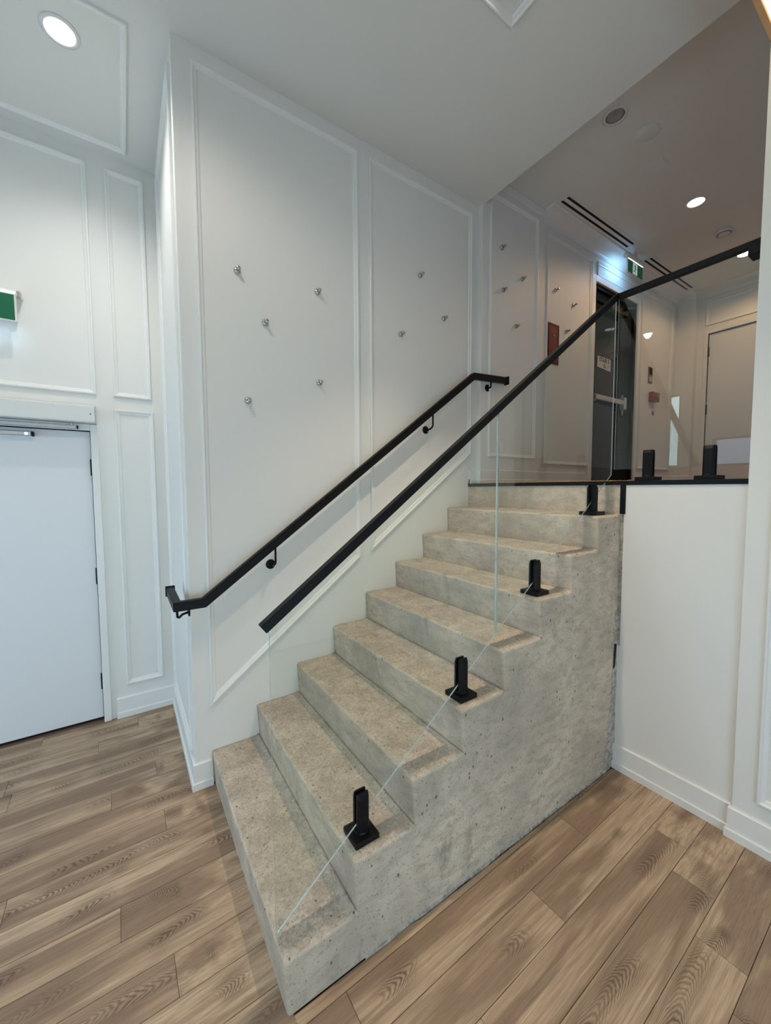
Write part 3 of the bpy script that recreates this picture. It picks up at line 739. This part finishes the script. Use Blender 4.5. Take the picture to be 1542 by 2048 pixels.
b = bmesh.new(); bm_tube(b, [(X0-0.004, W+0.02, 1.030), (X0-0.04, W+0.005, 1.026), (XRr+0.012, W-0.045, 1.026), (XRr+0.002, W-0.062, 1.034), (XRr, W-0.066, 1.080)], 0.0065, 10)
br = from_bm('bracket', b, M['black'], hr, True)
lathe('wall_plate', (X0, W+0.030, 1.030), (-1, 0, 0), [(0.028, 0.0), (0.028, 0.004), (0.024, 0.008), (0.0, 0.009)], M['black'], br)

# ================================================================== PEGS
def make_peg():
    r = bpy.data.objects.new('wall_peg', None); C.objects.link(r)
    a = lathe('collar', (0, 0, 0), (0, -1, 0), [(0.014, 0.0), (0.021, 0.003), (0.0225, 0.010), (0.0195, 0.017), (0.012, 0.021), (0.0, 0.0212)], M['chrome'], None, 20); a.parent = r
    b = lathe('tip', (0, 0, 0), (0, -1, 0), [(0.0085, 0.018), (0.0085, 0.034), (0.0125, 0.036), (0.0125, 0.050), (0.0108, 0.0525), (0.0, 0.0525)], M['chrome'], None, 20); b.parent = r
    return r
peg0 = make_peg()
PEGS = [(0.212, 2.962, W, 'steel wall peg, highest and leftmost in the tall left stair panel'),
        (0.707, 2.975, W, 'steel wall peg near the upper right of the tall left stair panel'),
        (0.366, 2.706, W, 'steel wall peg in the middle of the five on the tall left stair panel'),
        (0.708, 2.404, W, 'steel wall peg at lower right in the tall left stair panel'),
        (0.254, 2.236, W, 'steel wall peg, lowest of the five in the tall left stair panel'),
        (1.548, 3.321, W, 'steel wall peg, highest of three in the narrower stair panel'),
        (1.786, 3.059, W, 'steel wall peg at the right in the narrower stair panel'),
        (1.365, 2.851, W, 'steel wall peg, lowest of three in the narrower stair panel'),
        (2.41, 3.78, YP, 'steel wall peg, highest of four on the landing pilaster'),
        (2.69, 3.60, YP, 'steel wall peg at the right of the landing pilaster panel'),
        (2.435, 3.435, YP, 'steel wall peg second lowest on the landing pilaster'),
        (2.61, 3.165, YP, 'steel wall peg, lowest of four on the landing pilaster'),
        (3.27, 3.678, W, 'steel wall peg above the red cabinet, leftmost of three'),
        (3.585, 3.61, W, 'steel wall peg nearest the dark exit door'),
        (3.47, 3.32, W, 'steel wall peg just above the cap rail beside the red cabinet')]
for i, (x, z, y, lab) in enumerate(PEGS):
    p = peg0 if i == 0 else copy_tree(peg0, None)
    p.location = (x, y, z); p.scale = (0.88, 0.88, 0.88); tag(p, lab, 'peg', 'steel pegs on the panelled walls')

# ================================================================== CEILING LIGHTS AND FITTINGS
def downlight(x, y, z, label, power, col, rad=0.065, lit=True, angle=120, soft=0.045, blend=0.6):
    t = thing('recessed_light', (x, y, z), label, 'ceiling light', 'recessed round ceiling lights')
    lathe('trim_ring', (x, y, z), (0, 0, -1), [(rad, -0.0), (rad*1.28, 0.0), (rad*1.28, 0.004), (rad*1.05, 0.007), (rad*0.98, 0.0055), (rad*0.96, 0.0)], M['white_plastic'], t, 36)
    if lit:
        lathe('lamp_disc', (x, y, z), (0, 0, -1), [(rad*0.97, 0.0005), (rad*0.97, 0.0025), (0.0, 0.003)], M['lamp'], t, 36)
        d = bpy.data.lights.new('lamp_light', 'SPOT'); d.energy = power; d.color = col; d.spot_size = math.radians(angle); d.spot_blend = blend; d.shadow_soft_size = soft
        l = bpy.data.objects.new('lamp_light', d); C.objects.link(l); l.parent = t; l.location = (0, 0, -0.02)
    else:
        lathe('baffle', (x, y, z), (0, 0, -1), [(rad*0.97, 0.0006), (rad*0.62, 0.0025), (rad*0.60, 0.0012), (0.0, 0.0012)], plain('lamp_baffle', (0.32, 0.31, 0.29, 1), 0.6), t, 36)
    return t
WARM = (1.0, 0.80, 0.60); WARM2 = (1.0, 0.88, 0.74)
downlight(-0.555, 1.543, ZC, 'lit round recessed light in the ceiling above the white door', 38, (1.0, 0.97, 0.92), soft=0.03, angle=146, blend=1.0)
downlight(1.16, 0.14, ZC, 'recessed light in the framed ceiling panel above the stairs', 140, WARM, angle=74, soft=0.022, blend=0.75)
downlight(-0.555, 0.14, ZC, 'added unseen fill light in the framed ceiling panel to the left of the stairs', 46, (1.0, 0.92, 0.80), angle=160, blend=0.5, soft=0.05)  # invented lamp out of view, added to lift the upper stair wall
downlight(-2.07, 1.70, ZC, 'recessed light in the ceiling near the left windows', 14, (1.0, 0.97, 0.92), angle=160, blend=0.75)
downlight(-1.4, -1.75, ZC, 'added unseen fill light in the ceiling behind the viewer', 40, (1.0, 0.93, 0.84), angle=140, blend=0.8)  # extra lamp out of view, added as warm fill for the room
downlight(4.077, 0.366, ZC2, 'lit recessed light, nearer one over the upper landing', 24, (1.0, 0.62, 0.32), angle=158, blend=0.4)
downlight(5.497, 0.371, ZC2, 'lit recessed light at the far end of the upper landing, by the cap rail', 18, (1.0, 0.62, 0.32), angle=158, blend=0.4)
downlight(2.594, 0.357, ZC2, 'unlit recessed light opening in the landing ceiling near the soffit edge', 0, WARM, 0.062, False)
t = thing('ceiling_cover_disc', (2.932, 0.292, ZC2), 'flat white round cover disc on the landing ceiling', 'cover plate')
lathe('disc', (2.932, 0.292, ZC2), (0, 0, -1), [(0.075, 0), (0.075, 0.004), (0.071, 0.006), (0.0, 0.0065)], M['ceil'], t, 32)
lathe('rim', (2.932, 0.292, ZC2), (0, 0, -1), [(0.080, 0), (0.080, 0.0025), (0.075, 0.003)], M['white_plastic'], t, 32)
t = thing('ceiling_access_plate', (3.325, 0.379, ZC2), 'small square white access plate on the landing ceiling', 'cover plate')
box('plate', (3.265, 3.385), (0.325, 0.435), (ZC2-0.006, ZC2), M['white_plastic'], t, 0.002); box('plate_rim', (3.258, 3.392), (0.318, 0.442), (ZC2-0.003, ZC2), M['white_plastic'], t)
t = thing('smoke_detector', (4.82, 0.369, ZC2), 'round white smoke detector on the landing ceiling', 'smoke detector')
lathe('housing', (4.82, 0.369, ZC2), (0, 0, -1), [(0.072, 0), (0.072, 0.012), (0.066, 0.022), (0.045, 0.030), (0.0, 0.034)], M['white_plastic'], t, 32)
lathe('sensor_ring', (4.82, 0.369, ZC2-0.022), (0, 0, -1), [(0.061, 0.0), (0.061, 0.004), (0.05, 0.006)], M['grey_plastic'], t, 32)
def diffuser(x0, x1, y, label):
    t = thing('slot_diffuser', ((x0+x1)/2, y, ZC2), label, 'air diffuser', 'linear slot diffusers in the landing ceiling')
    box('flange', (x0-0.03, x1+0.03), (y-0.065, y+0.065), (ZC2-0.003, ZC2), M['ceil'], t, 0.001)
    for q in (-0.028, 0.028): box('slot', (x0, x1), (y+q-0.011, y+q+0.011), (ZC2-0.0042, ZC2-0.0022), M['dark'], t)
diffuser(3.035, 4.262, 1.005, 'double-slot linear air diffuser in the landing ceiling, nearer one')
diffuser(4.70, 5.90, 1.020, 'double-slot linear air diffuser beyond the hanging green exit sign')

# luminous soffit panel, upper right
t = thing('luminous_soffit', (1.3, -1.0, 3.72), 'warm glowing panel with a light wooden rim at the upper right', 'light panel')
f = bmesh.new(); X1, X2, Y1, Y2 = 1.40, 2.052, -1.75, -0.574
bm_box(f, (X1, X2), (Y2-0.02, Y2), (3.655, 3.86)); bm_box(f, (X1, X2), (Y1, Y1+0.02), (3.655, 3.86)); bm_box(f, (X1, X1+0.02), (Y1+0.02, Y2-0.02), (3.655, 3.86))
from_bm('wooden_rim', f, M['woodrim'], t)
box('glowing_panel', (X1+0.02, X2-0.001), (Y1+0.02, Y2-0.02), (3.668, 3.678), M['soffit_glow'], t)
box('housing', (X1+0.02, X2-0.001), (Y1+0.02, Y2-0.02), (3.679, ZC-0.001), M['wall'], t)

# ================================================================== EXIT SIGNS
def running_man(bm, u0, v0, s, pl):
    """green runner, u to the right, v up, unit height s"""
    def poly(pts): bm.faces.new([bm.verts.new(pl(u0+a*s, v0+b*s)) for a, b in pts])
    def limb(a, b, w0, w1):
        d = Vector((b[0]-a[0], b[1]-a[1])).normalized(); nx, ny = -d.y, d.x
        poly([(a[0]+nx*w0/2, a[1]+ny*w0/2), (b[0]+nx*w1/2, b[1]+ny*w1/2), (b[0]-nx*w1/2, b[1]-ny*w1/2), (a[0]-nx*w0/2, a[1]-ny*w0/2)])
    poly([(0.13+0.075*math.cos(2*PI*i/14), 0.86+0.085*math.sin(2*PI*i/14)) for i in range(14)])
    limb((0.08, 0.76), (0.0, 0.42), 0.15, 0.14)
    limb((0.08, 0.74), (-0.13, 0.74), 0.07, 0.06); limb((-0.13, 0.74), (-0.22, 0.58), 0.06, 0.05)
    limb((0.10, 0.70), (0.20, 0.52), 0.07, 0.06); limb((0.20, 0.52), (0.36, 0.50), 0.06, 0.05)
    limb((0.0, 0.44), (-0.10, 0.22), 0.10, 0.08); limb((-0.10, 0.22), (-0.33, 0.24), 0.08, 0.06)
    limb((0.02, 0.46), (0.10, 0.22), 0.10, 0.08); limb((0.10, 0.22), (0.16, 0.02), 0.08, 0.07)
def exit_sign(x0, x1, z0, z1, y, label, man_u, power, mount):
    t = thing('exit_sign', ((x0+x1)/2, y, z0), label, 'exit sign', 'green running-man exit signs')
    box('frame', (x0, x1), (y, y+0.014), (z0, z1), M['white_plastic'], t, 0.002)
    fr = 0.009
    box('green_face', (x0+fr, x1-fr), (y-0.0016, y), (z0+fr, z1-fr), M['signgreen_lit'], t)
    h = z1-z0-2*fr
    uc = x0+(x1-x0)*man_u
    bm = bmesh.new(); bm_box(bm, (uc-0.052, uc+0.052), (y-0.0024, y-0.0016), (z0+fr+0.006, z1-fr-0.006)); from_bm('white_doorway', bm, M['signwhite'], t)
    bm = bmesh.new(); running_man(bm, uc-0.005, z0+fr+0.012, h*0.86, lambda u, v: (u, y-0.0030, v)); from_bm('running_figure', bm, M['green'], t)
    box('led_strip', (x0+0.004, x1-0.004), (y-0.004, y+0.016), (z1, z1+0.004), M['led'], t)
    return t
t = exit_sign(4.300, 4.652, 4.072, 4.222, 1.045, 'green running-man exit sign hanging from the landing ceiling beside the dark door', 0.47, 0, 'ceil')
lathe('housing', (4.27, 1.052, 4.252), (1, 0, 0), [(0.0, 0.0), (0.028, 0.002), (0.030, 0.006), (0.030, 0.384), (0.028, 0.388), (0.0, 0.39)], M['white_plastic'], t, 24)
box('mount', (4.42, 4.50), (1.035, 1.07), (4.27, ZC2), M['white_plastic'], t, 0.002)
d = bpy.data.lights.new('sign_glow', 'AREA'); d.shape = 'RECTANGLE'; d.size = 0.30; d.size_y = 0.02; d.energy = 1.0; d.color = (0.30, 0.60, 1.0)
l = bpy.data.objects.new('sign_glow', d); C.objects.link(l); l.parent = t; l.location = (-0.10, 0.028, 0.135); l.rotation_euler = (PI/2+math.radians(-35), 0, 0)
t = exit_sign(-1.235, -0.890, 2.772, 2.945, 2.225, 'green running-man exit sign on the wall above the white door, cut off at the left', 0.3, 0, 'wall')
box('housing', (-1.16, -0.872), (2.232, YD), (2.950, 2.972), M['white_plastic'], t, 0.003)
box('side_bracket', (-0.886, -0.868), (2.222, 2.26), (2.925, 2.965), M['chrome'], t, 0.002)
d = bpy.data.lights.new('sign_glow', 'AREA'); d.shape = 'RECTANGLE'; d.size = 0.32; d.size_y = 0.02; d.energy = 0.12; d.color = (0.55, 0.78, 1.0)
l = bpy.data.objects.new('sign_glow', d); C.objects.link(l); l.parent = t; l.location = (0, 0.03, -0.012); l.rotation_euler = (0.5, 0, 0)

# ================================================================== DOOR OPERATOR (left)
t = thing('door_operator', (-0.9, YD, 2.2), 'long grey metal automatic opener box above the white door', 'door opener')
box('housing', (-1.42, -0.520), (2.242, YD), (2.183, 2.296), M['white_plastic'], t, 0.006, 2)
box('end_plate', (-0.520, -0.517), (2.246, YD), (2.180, 2.299), M['alu'], t, 0.0005)
lathe('screw', (-0.545, 2.242, 2.24), (0, -1, 0), [(0.005, 0), (0.004, 0.002), (0.0, 0.002)], M['grey_plastic'], t, 12)
box('arm_track', (-1.40, -0.630), (YD-0.045, YD-0.020), (2.138, 2.162), M['alu'], t, 0.003)
lathe('track_end', (-0.628, YD-0.034, 2.150), (1, 0, 0), [(0.0, 0), (0.012, 0.001), (0.012, 0.008), (0.0, 0.009)], M['black'], t, 14)
lathe('pivot', (-0.655, YD-0.034, 2.150), (0, 0, 1), [(0.008, 0), (0.008, 0.045), (0.0, 0.045)], M['alu'], t, 14)
t = thing('door_sensor_bar', (-1.1, YD, 2.09), 'short silver sensor bar at the top of the white door', 'sensor')
box('bar', (-1.35, -0.870), (YD-0.018, YD+0.022), (2.078, 2.104), M['alu'], t, 0.003)
box('end_cap', (-0.870, -0.858), (YD-0.018, YD+0.022), (2.076, 2.106), M['black'], t, 0.002)
lathe('sensor_eye', (-0.895, YD-0.018, 2.091), (0, -1, 0), [(0.009, 0), (0.009, 0.001), (0.0, 0.0015)], M['led'], t, 14)

# ================================================================== LANDING WALL FITTINGS
t = thing('fire_cabinet', (3.235, W, 2.96), 'flat dark red fire cabinet panel on the landing wall behind the cap rail', 'fire cabinet')
box('door_panel', (3.148, 3.335), (W-0.012, W), (2.955, 3.345), M['red'], t, 0.002)
moulding(rect(3.160, 3.323, 2.967, 3.333), py(W-0.012), t, 'raised_border', [(0.0, 0.0), (0.001, 0.003), (0.006, 0.003), (0.007, 0.0)]).data.materials[0] = M['red']
bm = bmesh.new()
for q in range(3): bm_box(bm, (3.195-q*0.004, 3.295+q*0.002), (W-0.0128, W-0.012), (3.285-q*0.014, 3.291-q*0.014))
bm_box(bm, (3.243, 3.250), (W-0.0128, W-0.012), (3.03, 3.18)); bm_box(bm, (3.226, 3.230), (W-0.0128, W-0.012), (3.0, 3.16))
from_bm('faint_print', bm, M['redprint'], t)['kind'] = 'stuff'
lathe('knob', (3.243, W-0.012, 3.225), (0, -1, 0), [(0.008, 0), (0.008, 0.006), (0.005, 0.009), (0.0, 0.0095)], M['chrome'], t, 14)
t = thing('wall_intercom', (5.37, W, 3.07), 'narrow grey metal wall plate above the red pull station', 'wall plate')
box('plate', (5.325, 5.43), (W-0.010, W), (3.075, 3.275), M['grey_plastic'], t, 0.002); box('screen', (5.340, 5.415), (W-0.0115, W-0.010), (3.18, 3.26), M['black'], t); box('keypad', (5.340, 5.415), (W-0.0118, W-0.010), (3.09, 3.155), M['chrome'], t)
t = thing('fire_pull_station', (5.45, W, 2.83), 'small red fire alarm pull station on the landing wall', 'fire alarm')
box('body', (5.36, 5.55), (W-0.055, W), (2.835, 2.955), M['redbox'], t, 0.006, 2)
box('pull_bar', (5.40, 5.52), (W-0.068, W-0.055), (2.87, 2.885), M['redbox'], t, 0.002)
bm = bmesh.new()
for a, b in ((0, 0), (1, 1), (0, 2), (2, 0), (2, 2)): bm_box(bm, (5.505+a*0.012, 5.513+a*0.012), (W-0.0562, W-0.0551), (2.898+b*0.012, 2.906+b*0.012))
from_bm('white_print', bm, M['paper'], t)['kind'] = 'stuff'
t = thing('key_switch', (5.50, W, 2.68), 'small round metal key switch below the red pull station', 'switch')
lathe('escutcheon', (5.50, W, 2.70), (0, -1, 0), [(0.032, 0), (0.030, 0.006), (0.02, 0.009), (0.0, 0.009)], M['grey_plastic'], t, 22)
lathe('lock_core', (5.50, W-0.008, 2.702), (0, -1, 0), [(0.015, 0), (0.014, 0.006), (0.0, 0.007)], M['chrome'], t, 16)
# paper sign on the exit door
t = thing('stair_sign', (4.333, YE, 3.08), 'white paper sign reading STAIR E G taped to the dark door', 'sign')
yS = YE+0.016
sg = prism('sheet', [(4.183, 3.100), (4.480, 3.085), (4.476, 3.222), (4.188, 3.224)], 1, yS-0.0016, yS, M['paper'], t)
bm = bmesh.new()
text_bm(bm, 'STAIR E', 0.066, lambda u, v: (4.332+u*1.02, yS-0.0022, 3.168+v))
text_bm(bm, 'G', 0.066, lambda u, v: (4.338+u, yS-0.0022, 3.105+v))
ribbon(bm, [(4.392, 3.112), (4.410, 3.118), (4.422, 3.140), (4.442, 3.146), (4.450, 3.152)], yS-0.0022, 0.006)
from_bm('lettering', bm, M['ink'], t)['kind'] = 'stuff'
# tactile warning tile at the head of the stairs
t = thing('tactile_tile', (2.35, 0.6, ZL), 'yellow tactile warning tile with small domes at the head of the stairs', 'tactile tile')
box('tile', (XF+0.10, XF+0.55), (-0.02, 1.12), (ZL, ZL+0.007), M['tactile'], t, 0.002)
bm = bmesh.new()
for i in range(8):
    for j in range(20):
        bm_lathe(bm, (XF+0.13+i*0.055, 0.012+j*0.056, ZL+0.007), (0, 0, 1), [(0.016, 0), (0.013, 0.004), (0.008, 0.0055), (0.0, 0.006)], 10)
o = from_bm('domes', bm, M['tactile'], t); o['kind'] = 'stuff'
